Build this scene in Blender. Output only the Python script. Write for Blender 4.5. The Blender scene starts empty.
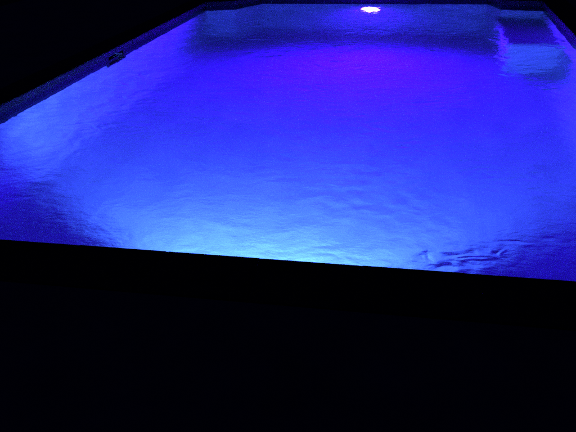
import bpy, bmesh, math, random
import numpy as np
from mathutils import Vector, Matrix

random.seed(7)
S = bpy.context.scene
C = S.collection

# ------------------------------------------------------------------ camera
cam_d = bpy.data.cameras.new('camera')
cam = bpy.data.objects.new('camera', cam_d)
C.objects.link(cam)
S.camera = cam
side = Vector((0.97726982, 0.20948575, -0.03254887))
upv = Vector((-0.07147665, 0.47012831, 0.87969907))
fwd = Vector((-0.19958656, 0.85737687, -0.47441555))
m = Matrix.Identity(4)
for i in range(3):
    m[i][0] = side[i]; m[i][1] = upv[i]; m[i][2] = -fwd[i]
m.translation = (0, 0, 1.65)            # held at chest height above the water, which is z = 0
cam.matrix_world = m
cam_d.sensor_width = 36.0
cam_d.lens = 36.0 * 600.0 / 576.0
cam_d.clip_start = 0.05
cam_d.clip_end = 2000

# ------------------------------------------------------------------ night sky
w = bpy.data.worlds.new('World'); S.world = w
w.use_nodes = True
nt = w.node_tree
sky = nt.nodes.new('ShaderNodeTexSky')
sky.sky_type = 'NISHITA'
sky.sun_disc = False
sky.sun_elevation = math.radians(-2.0)
sky.ozone_density = 8.0
sky.sun_rotation = math.radians(200)
bg = nt.nodes['Background']
bg.inputs['Strength'].default_value = 0.12
nt.links.new(sky.outputs['Color'], bg.inputs['Color'])

# ------------------------------------------------------------------ exposure
S.view_settings.view_transform = 'Standard'
S.view_settings.look = 'None'
S.view_settings.exposure = 0.0
S.view_settings.gamma = 1.0
S.view_settings.use_curve_mapping = False
S.render.engine = 'CYCLES'
cy = S.cycles
cy.max_bounces = 14
cy.diffuse_bounces = 6
cy.glossy_bounces = 6
cy.transmission_bounces = 10
cy.volume_bounces = 1
cy.sample_clamp_indirect = 6.0
cy.caustics_reflective = False
cy.caustics_refractive = True
cy.use_denoising = False

# lamp radiance (colour, strength)
NEAR_LAMP = ((0.060, 0.205, 1.0), 2100.0)
FAR_LAMP = ((0.043, 0.0002, 1.0), 6200.0)
WAVE = 2.1                                # strength of the ripples


# ------------------------------------------------------------------ helpers
def principled(name, rough=0.6, **kw):
    mt = bpy.data.materials.new(name); mt.use_nodes = True
    b = mt.node_tree.nodes['Principled BSDF']
    b.inputs['Roughness'].default_value = rough
    for k, v in kw.items():
        b.inputs[k].default_value = v
    return mt, mt.node_tree, b


def mottled(name, c0, c1, scale, rough=0.7, bump=0.0, bscale=60, detail=6, spec=0.5):
    mt, t, b = principled(name, rough)
    b.inputs['Specular IOR Level'].default_value = spec
    co = t.nodes.new('ShaderNodeNewGeometry')
    n = t.nodes.new('ShaderNodeTexNoise')
    n.inputs['Scale'].default_value = scale; n.inputs['Detail'].default_value = detail
    n.inputs['Roughness'].default_value = 0.65
    r = t.nodes.new('ShaderNodeValToRGB')
    r.color_ramp.elements[0].position = 0.32; r.color_ramp.elements[1].position = 0.68
    r.color_ramp.elements[0].color = (*c0, 1); r.color_ramp.elements[1].color = (*c1, 1)
    t.links.new(co.outputs['Position'], n.inputs['Vector'])
    t.links.new(n.outputs['Fac'], r.inputs['Fac'])
    t.links.new(r.outputs['Color'], b.inputs['Base Color'])
    if bump:
        n2 = t.nodes.new('ShaderNodeTexNoise')
        n2.inputs['Scale'].default_value = bscale; n2.inputs['Detail'].default_value = 5
        bp = t.nodes.new('ShaderNodeBump'); bp.inputs['Strength'].default_value = bump
        bp.inputs['Distance'].default_value = 0.01
        t.links.new(co.outputs['Position'], n2.inputs['Vector'])
        t.links.new(n2.outputs['Fac'], bp.inputs['Height'])
        t.links.new(bp.outputs['Normal'], b.inputs['Normal'])
    return mt


def obj(name, bm, mat, parent=None, smooth=False):
    me = bpy.data.meshes.new(name)
    bmesh.ops.recalc_face_normals(bm, faces=bm.faces)
    bm.to_mesh(me); bm.free()
    me.materials.append(mat)
    if smooth:
        for p in me.polygons: p.use_smooth = True
    o = bpy.data.objects.new(name, me); C.objects.link(o)
    o.parent = parent
    return o


def tag(o, label=None, cat=None, group=None, kind=None):
    if label: o['label'] = label
    if cat: o['category'] = cat
    if group: o['group'] = group
    if kind: o['kind'] = kind
    return o


def prism(bm, pts, z0, z1, z0f=None):
    """closed prism over a plan polygon; z0/z1 numbers or functions of (x, y)"""
    f0 = z0 if callable(z0) else (lambda x, y: z0)
    f1 = z1 if callable(z1) else (lambda x, y: z1)
    a = [bm.verts.new((x, y, f0(x, y))) for x, y in pts]
    b = [bm.verts.new((x, y, f1(x, y))) for x, y in pts]
    n = len(pts)
    out = [bm.faces.new(a), bm.faces.new(b)]
    for i in range(n):
        j = (i + 1) % n
        out.append(bm.faces.new((a[i], a[j], b[j], b[i])))
    return out


def box(bm, x0, x1, y0, y1, z0, z1):
    return prism(bm, [(x0, y0), (x1, y0), (x1, y1), (x0, y1)], z0, z1)


def offset(poly, d):
    """mitred offset of a counter-clockwise polygon, outwards for d > 0"""
    n = len(poly); out = []
    for i in range(n):
        p0 = Vector(poly[i - 1]); p1 = Vector(poly[i]); p2 = Vector(poly[(i + 1) % n])
        e1 = (p1 - p0).normalized(); e2 = (p2 - p1).normalized()
        n1 = Vector((e1.y, -e1.x)); n2 = Vector((e2.y, -e2.x))
        k = (n1 + n2) / (1 + n1.dot(n2))
        out.append(tuple(p1 + k * d))
    return out


def plate_with_hole(outer, inner, z0, z1):
    bm = bmesh.new()
    for loop in (outer, inner):
        vs = [bm.verts.new((x, y, z1)) for x, y in loop]
        for i in range(len(vs)):
            bm.edges.new((vs[i], vs[(i + 1) % len(vs)]))
    bmesh.ops.triangle_fill(bm, edges=bm.edges[:], use_beauty=True)
    ex = bmesh.ops.extrude_face_region(bm, geom=bm.faces[:])
    for v in ex['geom']:
        if isinstance(v, bmesh.types.BMVert): v.co.z = z0
    return bm


# ------------------------------------------------------------------ plan of the pool (counter-clockwise), metres
XL, XR = -3.52, 1.695
POOL = [(XL, 2.219), (XR, 2.362), (XR, 9.82), (1.12, 9.92), (0.95, 10.43), (-2.74, 10.43), (-3.07, 9.85), (XL, 9.75)]
LAMP_X = -0.90
DECK = 0.12


def depth(x, y):                                    # floor falls from the shallow to the deep end
    return -(1.25 + (min(max(y, 2.0), 11.0) - 2.3) * 0.085)


# ------------------------------------------------------------------ materials
plaster = mottled('pool_plaster', (0.27, 0.29, 0.30), (0.46, 0.48, 0.49), 3.5, 0.75, 0.25, 90)
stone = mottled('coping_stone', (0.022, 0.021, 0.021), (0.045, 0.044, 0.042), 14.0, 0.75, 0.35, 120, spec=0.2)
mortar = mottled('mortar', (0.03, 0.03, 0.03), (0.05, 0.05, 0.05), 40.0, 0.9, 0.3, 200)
concrete = mottled('deck_concrete', (0.10, 0.10, 0.10), (0.17, 0.165, 0.16), 3.0, 0.8, 0.4, 130)
lawn = mottled('lawn', (0.020, 0.035, 0.012), (0.045, 0.065, 0.022), 9.0, 0.95, 0.8, 150)
tile = mottled('waterline_tile', (0.006, 0.008, 0.015), (0.014, 0.017, 0.028), 8.0, 0.3, 0.0, spec=0.25)
plastic = mottled('white_plastic', (0.62, 0.62, 0.58), (0.72, 0.72, 0.68), 6.0, 0.4)
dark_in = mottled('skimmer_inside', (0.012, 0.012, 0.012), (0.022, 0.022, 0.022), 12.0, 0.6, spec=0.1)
steel, _, _b = principled('brushed_steel', 0.3, Metallic=1.0)
_b.inputs['Base Color'].default_value = (0.6, 0.6, 0.6, 1)

# ------------------------------------------------------------------ ground, deck, basin
outer_cope = offset(POOL, 0.31)
deck_rect = [(-7.0, -3.0), (5.2, -3.0), (5.2, 13.5), (-7.0, 13.5)]
tag(obj('pool_deck', plate_with_hole(deck_rect, offset(outer_cope, 0.008), 0.02, DECK), concrete), kind='structure')
gr = [(-400, -400), (400, -400), (400, 400), (-400, 400)]
tag(obj('ground', plate_with_hole(gr, [(-6.9, -2.9), (5.1, -2.9), (5.1, 13.4), (-6.9, 13.4)], -0.3, 0.06), lawn), kind='structure')

bm = bmesh.new()
prism(bm, offset(POOL, 0.2), lambda x, y: depth(x, y) - 0.25, lambda x, y: depth(x, y) - 0.02)
rows = []
for k in range(9):                                   # rounded cove between wall and floor
    a = math.pi / 2 * k / 8
    rows.append([bm.verts.new((x, y, depth(x, y) + 0.32 * (1 - math.sin(a)))) for x, y in offset(POOL, 0.012 - 0.32 * (1 - math.cos(a)))])
for u, v in zip(rows[:-1], rows[1:]):
    for k in range(len(u)):
        bm.faces.new((u[k], u[(k + 1) % len(u)], v[(k + 1) % len(u)], v[k]))
bm.faces.new(rows[-1])
pool_floor = tag(obj('pool_floor', bm, plaster), kind='structure')

SK0, SK1 = 6.30, 6.70                                # mouth of the skimmer, along the left wall
bm = bmesh.new()
inn, out = POOL, offset(POOL, 0.24)
n = len(POOL)
bot = lambda x, y: depth(x, y) - 0.1
for i in range(n):
    j = (i + 1) % n
    if i == n - 1:                                   # left wall, opened for the skimmer
        a, b = POOL[i], POOL[j]
        oy0, oy1 = out[i], out[j]
        prism(bm, [a, (XL, SK1), (XL - .24, SK1), oy0], bot, 0.06)
        prism(bm, [(XL, SK0), b, oy1, (XL - .24, SK0)], bot, 0.06)
        prism(bm, [(XL, SK1), (XL, SK0), (XL - .24, SK0), (XL - .24, SK1)], bot, -0.17)
    else:
        prism(bm, [inn[i], inn[j], out[j], out[i]], bot, 0.06)
pool_wall = tag(obj('pool_wall', bm, plaster), kind='structure')

# waterline tile band, 4 mm proud of the plaster, one tile after another
p1, p0 = offset(POOL, -0.006), offset(POOL, 0.002)
tile_me = None
rest = bmesh.new(); n_tile = 0
for i in range(n):
    j = (i + 1) % n
    a0, a1 = Vector(p1[i]), Vector(p1[j]); b0, b1 = Vector(p0[i]), Vector(p0[j])
    L = (a1 - a0).length
    k = max(1, round(L / 0.155))
    for q in range(k):
        t0, t1 = q / k + 0.002 / L, (q + 1) / k - 0.002 / L
        if i == n - 1:                               # cut the tiles to the skimmer's frame
            hi, lo = (a0.y - SK1 - .053) / L, (a0.y - SK0 + .053) / L
            if t0 < hi < t1: t1 = hi
            elif t0 < lo < t1: t0 = lo
            elif hi <= t0 and t1 <= lo: continue
        P = [a0.lerp(a1, t0), a0.lerp(a1, t1), b0.lerp(b1, t1), b0.lerp(b1, t0)]
        prism(rest, [tuple(v) for v in P], -0.092, 0.055)
tiles = obj('tile_band', rest, tile, pool_wall); tiles['kind'] = 'stuff'

# coping: bed of mortar with single stones on it
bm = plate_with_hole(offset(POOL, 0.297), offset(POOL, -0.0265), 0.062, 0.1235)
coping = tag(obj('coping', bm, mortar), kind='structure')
ci, co_ = offset(POOL, -0.03), offset(POOL, 0.30)
for i in range(n):
    j = (i + 1) % n
    a0, a1 = Vector(ci[i]), Vector(ci[j]); b0, b1 = Vector(co_[i]), Vector(co_[j])
    L = (a1 - a0).length
    k = max(1, round(L / 0.46))
    for q in range(k):
        t0, t1 = q / k + 0.0022 / L, (q + 1) / k - 0.0022 / L
        P = [a0.lerp(a1, t0), a0.lerp(a1, t1), b0.lerp(b1, t1), b0.lerp(b1, t0)]
        bm = bmesh.new()
        dz = random.uniform(-.0015, .0015)
        prism(bm, [tuple(v) for v in P], 0.0605, 0.128 + dz)
        bmesh.ops.recalc_face_normals(bm, faces=bm.faces)
        bmesh.ops.bevel(bm, geom=bm.edges[:], offset=0.007, segments=1, affect='EDGES')
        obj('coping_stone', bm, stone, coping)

# swim-out ledge in the far right corner
bm = bmesh.new()
prism(bm, [(1.05, 8.14), (XR + .05, 8.14), (XR + .05, 9.9), (1.05, 9.98)], bot, -0.60)
bmesh.ops.recalc_face_normals(bm, faces=bm.faces)
bmesh.ops.bevel(bm, geom=[e for e in bm.edges if all(v.co.z > -.7 for v in e.verts) or abs(e.verts[0].co.z - e.verts[1].co.z) > .5],
                offset=0.02, segments=2, affect='EDGES')
tag(obj('pool_ledge', bm, mottled('white_step_finish', (0.50, 0.53, 0.54), (0.62, 0.64, 0.64), 6.0, 0.6)), kind='structure')

# ------------------------------------------------------------------ water: closed body, rippled top
rng = np.random.default_rng(11)
gx0, gx1, gy0, gy1, st = XL - .06, XR + .06, 2.14, 10.49, 0.015
nx = int((gx1 - gx0) / st) + 1; ny = int((gy1 - gy0) / st) + 1
X, Y = np.meshgrid(np.linspace(gx0, gx1, nx), np.linspace(gy0, gy1, ny))
Z = np.zeros_like(X)
# wander the coordinates so that crests are short and curved
WX = X + 0.16 * np.sin(1.3 * Y + 0.7) + 0.09 * np.sin(2.9 * X + 1.7 * Y) + 0.05 * np.sin(5.3 * Y - 3.1 * X)
WY = Y + 0.15 * np.sin(1.1 * X + 2.1) + 0.08 * np.sin(3.3 * Y - 1.3 * X) + 0.05 * np.sin(6.1 * X + 2.2 * Y)
for lam, slope, cnt in ((0.75, .005, 10), (0.38, .012, 14), (0.20, .015, 24), (0.115, .019, 34), (0.068, .017, 44)):
    for _ in range(cnt):
        l = lam * rng.uniform(.75, 1.3); k = 2 * math.pi / l
        th = rng.normal(math.pi / 2, 0.95)
        Z += slope / k * math.sqrt(2.0 / cnt) * np.sin(k * (math.cos(th) * WX + math.sin(th) * WY) + rng.uniform(0, 6.28))
gust = 0.75 + 0.35 * np.sin(0.9 * WX + 0.5) * np.sin(0.7 * WY + 1.0) + 0.2 * np.sin(2.3 * WX - 1.1 * WY)
Z *= gust * WAVE


def churn(cx, cy_, r, amp, lam, seed):               # swirl over a return inlet
    g = np.random.default_rng(seed)
    d2 = ((X - cx) ** 2 + (Y - cy_) ** 2) / r ** 2
    env = np.exp(-d2 ** 1.5)
    sw = 0
    for _ in range(7):
        ax, ay = cx + g.normal(0, r * .6), cy_ + g.normal(0, r * .6)
        rr = np.hypot(X - ax, Y - ay)
        sw = sw + 1.2 - 2 * np.abs(np.sin(math.pi * rr / (lam * g.uniform(.7, 1.4)) + g.uniform(0, 6.28)))
    return env * amp * sw / 2.6


Z += churn(0.20, 2.66, 0.20, 0.0035, 0.10, 3)
Z += churn(0.42, 2.78, 0.13, 0.0026, 0.09, 9)
Z += churn(-0.25, 3.35, 0.45, 0.0045, 0.15, 5)
Z += churn(-0.75, 4.25, 0.6, 0.0028, 0.20, 14)
Z += churn(0.10, 3.15, 0.3, 0.0022, 0.13, 17)
Z += churn(LAMP_X, 9.92, 0.45, 0.0050, 0.19, 21)
verts = np.stack([X, Y, Z], -1).reshape(-1, 3)
idx = np.arange(nx * ny).reshape(ny, nx)
quads = np.stack([idx[:-1, :-1], idx[:-1, 1:], idx[1:, 1:], idx[1:, :-1]], -1).reshape(-1, 4)
vl = verts.tolist(); fl = quads.tolist()
nb = len(vl)
border = idx[0, :].tolist() + idx[1:, -1].tolist() + idx[-1, -2::-1].tolist() + idx[-2:0:-1, 0].tolist()
for i in border: vl.append([vl[i][0], vl[i][1], -2.4])
B = len(border)
for i in range(B):
    j = (i + 1) % B
    fl.append([border[j], border[i], nb + i, nb + j])
fl.append([nb + i for i in reversed(range(B))])
me = bpy.data.meshes.new('water'); me.from_pydata(vl, [], fl); me.update()
for p in me.polygons[:len(quads)]: p.use_smooth = True
wm = bpy.data.materials.new('pool_water'); wm.use_nodes = True
t = wm.node_tree; t.nodes.clear()
o_ = t.nodes.new('ShaderNodeOutputMaterial')
gl = t.nodes.new('ShaderNodeBsdfGlass'); gl.inputs['IOR'].default_value = 1.333; gl.inputs['Roughness'].default_value = 0.0
geo = t.nodes.new('ShaderNodeNewGeometry')
mp = t.nodes.new('ShaderNodeMapping'); mp.inputs['Scale'].default_value = (1.0, 1.5, 1.0)
nn = t.nodes.new('ShaderNodeTexNoise'); nn.inputs['Scale'].default_value = 24.0; nn.inputs['Detail'].default_value = 3.0
nn.inputs['Roughness'].default_value = 0.55
bp = t.nodes.new('ShaderNodeBump'); bp.inputs['Strength'].default_value = 0.5; bp.inputs['Distance'].default_value = 0.007
t.links.new(geo.outputs['Position'], mp.inputs['Vector'])
t.links.new(mp.outputs['Vector'], nn.inputs['Vector'])
t.links.new(nn.outputs['Fac'], bp.inputs['Height'])
rn = t.nodes.new('ShaderNodeTexNoise'); rn.noise_type = 'RIDGED_MULTIFRACTAL'       # sharp little crests in drifting patches
rn.inputs['Scale'].default_value = 5.0; rn.inputs['Detail'].default_value = 4.0; rn.inputs['Distortion'].default_value = 0.8
pn = t.nodes.new('ShaderNodeTexNoise'); pn.inputs['Scale'].default_value = 1.5; pn.inputs['Detail'].default_value = 2.0
pr = t.nodes.new('ShaderNodeMapRange'); pr.inputs['From Min'].default_value = 0.50; pr.inputs['From Max'].default_value = 0.68
mu = t.nodes.new('ShaderNodeMath'); mu.operation = 'MULTIPLY'
b2 = t.nodes.new('ShaderNodeBump'); b2.inputs['Strength'].default_value = 0.8; b2.inputs['Distance'].default_value = 0.036
t.links.new(mp.outputs['Vector'], rn.inputs['Vector']); t.links.new(geo.outputs['Position'], pn.inputs['Vector'])
t.links.new(pn.outputs['Fac'], pr.inputs['Value'])
t.links.new(rn.outputs['Fac'], mu.inputs[0]); t.links.new(pr.outputs['Result'], mu.inputs[1])
t.links.new(mu.outputs['Value'], b2.inputs['Height']); t.links.new(bp.outputs['Normal'], b2.inputs['Normal'])
# boil of the return inlet near the near right corner
sm = t.nodes.new('ShaderNodeMapping'); sm.vector_type = 'TEXTURE'
sm.inputs['Location'].default_value = (0.27, 2.70, 0); sm.inputs['Rotation'].default_value = (0, 0, 0.45); sm.inputs['Scale'].default_value = (0.28, 0.15, 1)
gd = t.nodes.new('ShaderNodeTexGradient'); gd.gradient_type = 'SPHERICAL'
gr_ = t.nodes.new('ShaderNodeMapRange'); gr_.inputs['From Min'].default_value = 0.05; gr_.inputs['From Max'].default_value = 0.35
r3 = t.nodes.new('ShaderNodeTexNoise'); r3.noise_type = 'RIDGED_MULTIFRACTAL'
r3.inputs['Scale'].default_value = 8.0; r3.inputs['Detail'].default_value = 2.0; r3.inputs['Distortion'].default_value = 1.2
m3 = t.nodes.new('ShaderNodeMath'); m3.operation = 'MULTIPLY'
b3 = t.nodes.new('ShaderNodeBump'); b3.inputs['Strength'].default_value = 0.8; b3.inputs['Distance'].default_value = 0.034
t.links.new(geo.outputs['Position'], sm.inputs['Vector']); t.links.new(sm.outputs['Vector'], gd.inputs['Vector'])
t.links.new(gd.outputs['Fac'], gr_.inputs['Value']); t.links.new(geo.outputs['Position'], r3.inputs['Vector'])
t.links.new(r3.outputs['Fac'], m3.inputs[0]); t.links.new(gr_.outputs['Result'], m3.inputs[1])
t.links.new(m3.outputs['Value'], b3.inputs['Height']); t.links.new(b2.outputs['Normal'], b3.inputs['Normal'])
t.links.new(b3.outputs['Normal'], gl.inputs['Normal'])
vs = t.nodes.new('ShaderNodeVolumeScatter')                                           # faint cloudiness that makes the lamps glow
vs.inputs['Color'].default_value = (0.9, 0.9, 1, 1); vs.inputs['Density'].default_value = 0.018; vs.inputs['Anisotropy'].default_value = 0.75
va = t.nodes.new('ShaderNodeVolumeAbsorption'); va.inputs['Density'].default_value = 0.095
va.inputs['Color'].default_value = (0.3, 0.1, 0.9, 1)
ad = t.nodes.new('ShaderNodeAddShader')
t.links.new(vs.outputs['Volume'], ad.inputs[0]); t.links.new(va.outputs['Volume'], ad.inputs[1])
t.links.new(ad.outputs[0], o_.inputs['Volume'])
t.links.new(gl.outputs['BSDF'], o_.inputs['Surface'])
me.materials.append(wm)
water = bpy.data.objects.new('water', me); C.objects.link(water)
tag(water, kind='structure')


# ------------------------------------------------------------------ underwater lamps
def pool_light(loc, rot, col, power, half, blend, tilt, label):
    root = bpy.data.objects.new('pool_light', None); C.objects.link(root)
    root.location = loc; root.rotation_euler = (0, 0, rot)
    tag(root, label, 'pool light', 'underwater lights in the end walls')
    R = 0.145
    def ring(prof, seg=40):                          # lathe about the local y axis, which points into the pool
        b = bmesh.new(); rows = []
        for (r, y) in prof:
            rows.append([b.verts.new((r * math.cos(a), y, r * math.sin(a))) for a in [2 * math.pi * k / seg for k in range(seg)]])
        for u, v in zip(rows[:-1], rows[1:]):
            for k in range(seg):
                b.faces.new((u[k], u[(k + 1) % seg], v[(k + 1) % seg], v[k]))
        return b, rows
    b, rows = ring([(R + .005, -.02), (R + .035, -.02), (R + .035, .012), (R + .028, .022), (R + .010, .026), (R + .003, .018), (R + .005, -.02)])
    obj('rim', b, steel, root, True)
    em = bpy.data.materials.new('lamp_lens'); em.use_nodes = True
    tt = em.node_tree; tt.nodes.clear()
    oo = tt.nodes.new('ShaderNodeOutputMaterial'); e = tt.nodes.new('ShaderNodeEmission')
    e.inputs['Color'].default_value = (0.80, 0.72, 1.0, 1); e.inputs['Strength'].default_value = 9.0
    tt.links.new(e.outputs[0], oo.inputs['Surface'])
    b, rows = ring([(R * .84, .0), (R * .84, .022), (R * .6, .028), (R * .25, .033)])
    b.faces.new(rows[-1]); b.faces.new(rows[0])
    obj('lens', b, em, root, True)
    er = em.copy(); er.name = 'lamp_lens_fringe'         # outer lens ring, made to glow as the violet fringe around the lamp
    e2 = [q for q in er.node_tree.nodes if q.type == 'EMISSION'][0]
    e2.inputs['Color'].default_value = (0.62, 0.03, 1.0, 1); e2.inputs['Strength'].default_value = 2.2
    b, rows = ring([(R * .845, .004), (R * .845, .0205), (R, .010), (R, -.01), (R * .845, .004)])
    obj('lens_fringe', b, er, root, True)
    for k in range(4):
        a = math.pi / 4 + k * math.pi / 2
        b = bmesh.new()
        mm = Matrix.Translation(((R + .02) * math.cos(a), .026, (R + .02) * math.sin(a))) @ Matrix.Rotation(math.pi / 2, 4, 'X')
        bmesh.ops.create_cone(b, cap_ends=True, segments=10, radius1=.006, radius2=.005, depth=.006, matrix=mm)
        obj('screw', b, steel, root)
    ld = bpy.data.lights.new('beam', 'SPOT')         # the lamp's own beam, just in front of its lens
    ld.color = col; ld.energy = power
    ld.spot_size = math.radians(2 * half); ld.spot_blend = blend; ld.shadow_soft_size = 0.06
    lo = bpy.data.objects.new('beam', ld); C.objects.link(lo)
    lo.parent = root; lo.location = (0, .10, 0); lo.rotation_euler = (math.pi / 2 + math.radians(tilt), 0, 0)        # a lamp shines along its -z; turned, that is the root's +y
    return root


pool_light((LAMP_X, 10.43, -0.48), math.pi, *FAR_LAMP, 73, 1.0, 13, 'glowing white and violet underwater light in the far wall of the pool')
pool_light((-0.97, 2.219 + (-0.97 - XL) * 0.0274, -0.50), 0.0274, *NEAR_LAMP, 56, 0.38, 0, 'blue white underwater light hidden under the near edge of the pool')

# ------------------------------------------------------------------ skimmer in the left wall
sk = bpy.data.objects.new('pool_skimmer', None); C.objects.link(sk)
sk.location = (XL, (SK0 + SK1) / 2, 0)
tag(sk, 'skimmer opening with pale frame in the left pool wall at the waterline', 'skimmer')
hw = (SK1 - SK0) / 2
bm = bmesh.new()
box(bm, -.235, -.002, hw - .02, hw - .002, -.168, .058)
box(bm, -.235, -.002, -hw + .002, -hw + .02, -.168, .058)
box(bm, -.235, -.215, -hw + .021, hw - .021, -.168, .058)
box(bm, -.214, -.002, -hw + .021, hw - .021, -.168, -.15)
obj('housing', bm, dark_in, sk)
bm = bmesh.new()
box(bm, .001, .009, hw - .012, hw + .05, -.20, .056)
box(bm, .001, .009, -hw - .05, -hw + .012, -.20, .056)
box(bm, .001, .009, -hw + .013, hw - .013, -.20, -.155)
obj('face_frame', bm, dark_in, sk)
bm = bmesh.new()
box(bm, -.05, -.038, -hw + .03, hw - .03, -.145, -.02)
obj('weir_flap', bm, dark_in, sk)
bm = bmesh.new()
box(bm, -.17, -.004, hw - .034, hw - .0215, .006, .015)
obj('flap_stop', bm, plastic, sk)
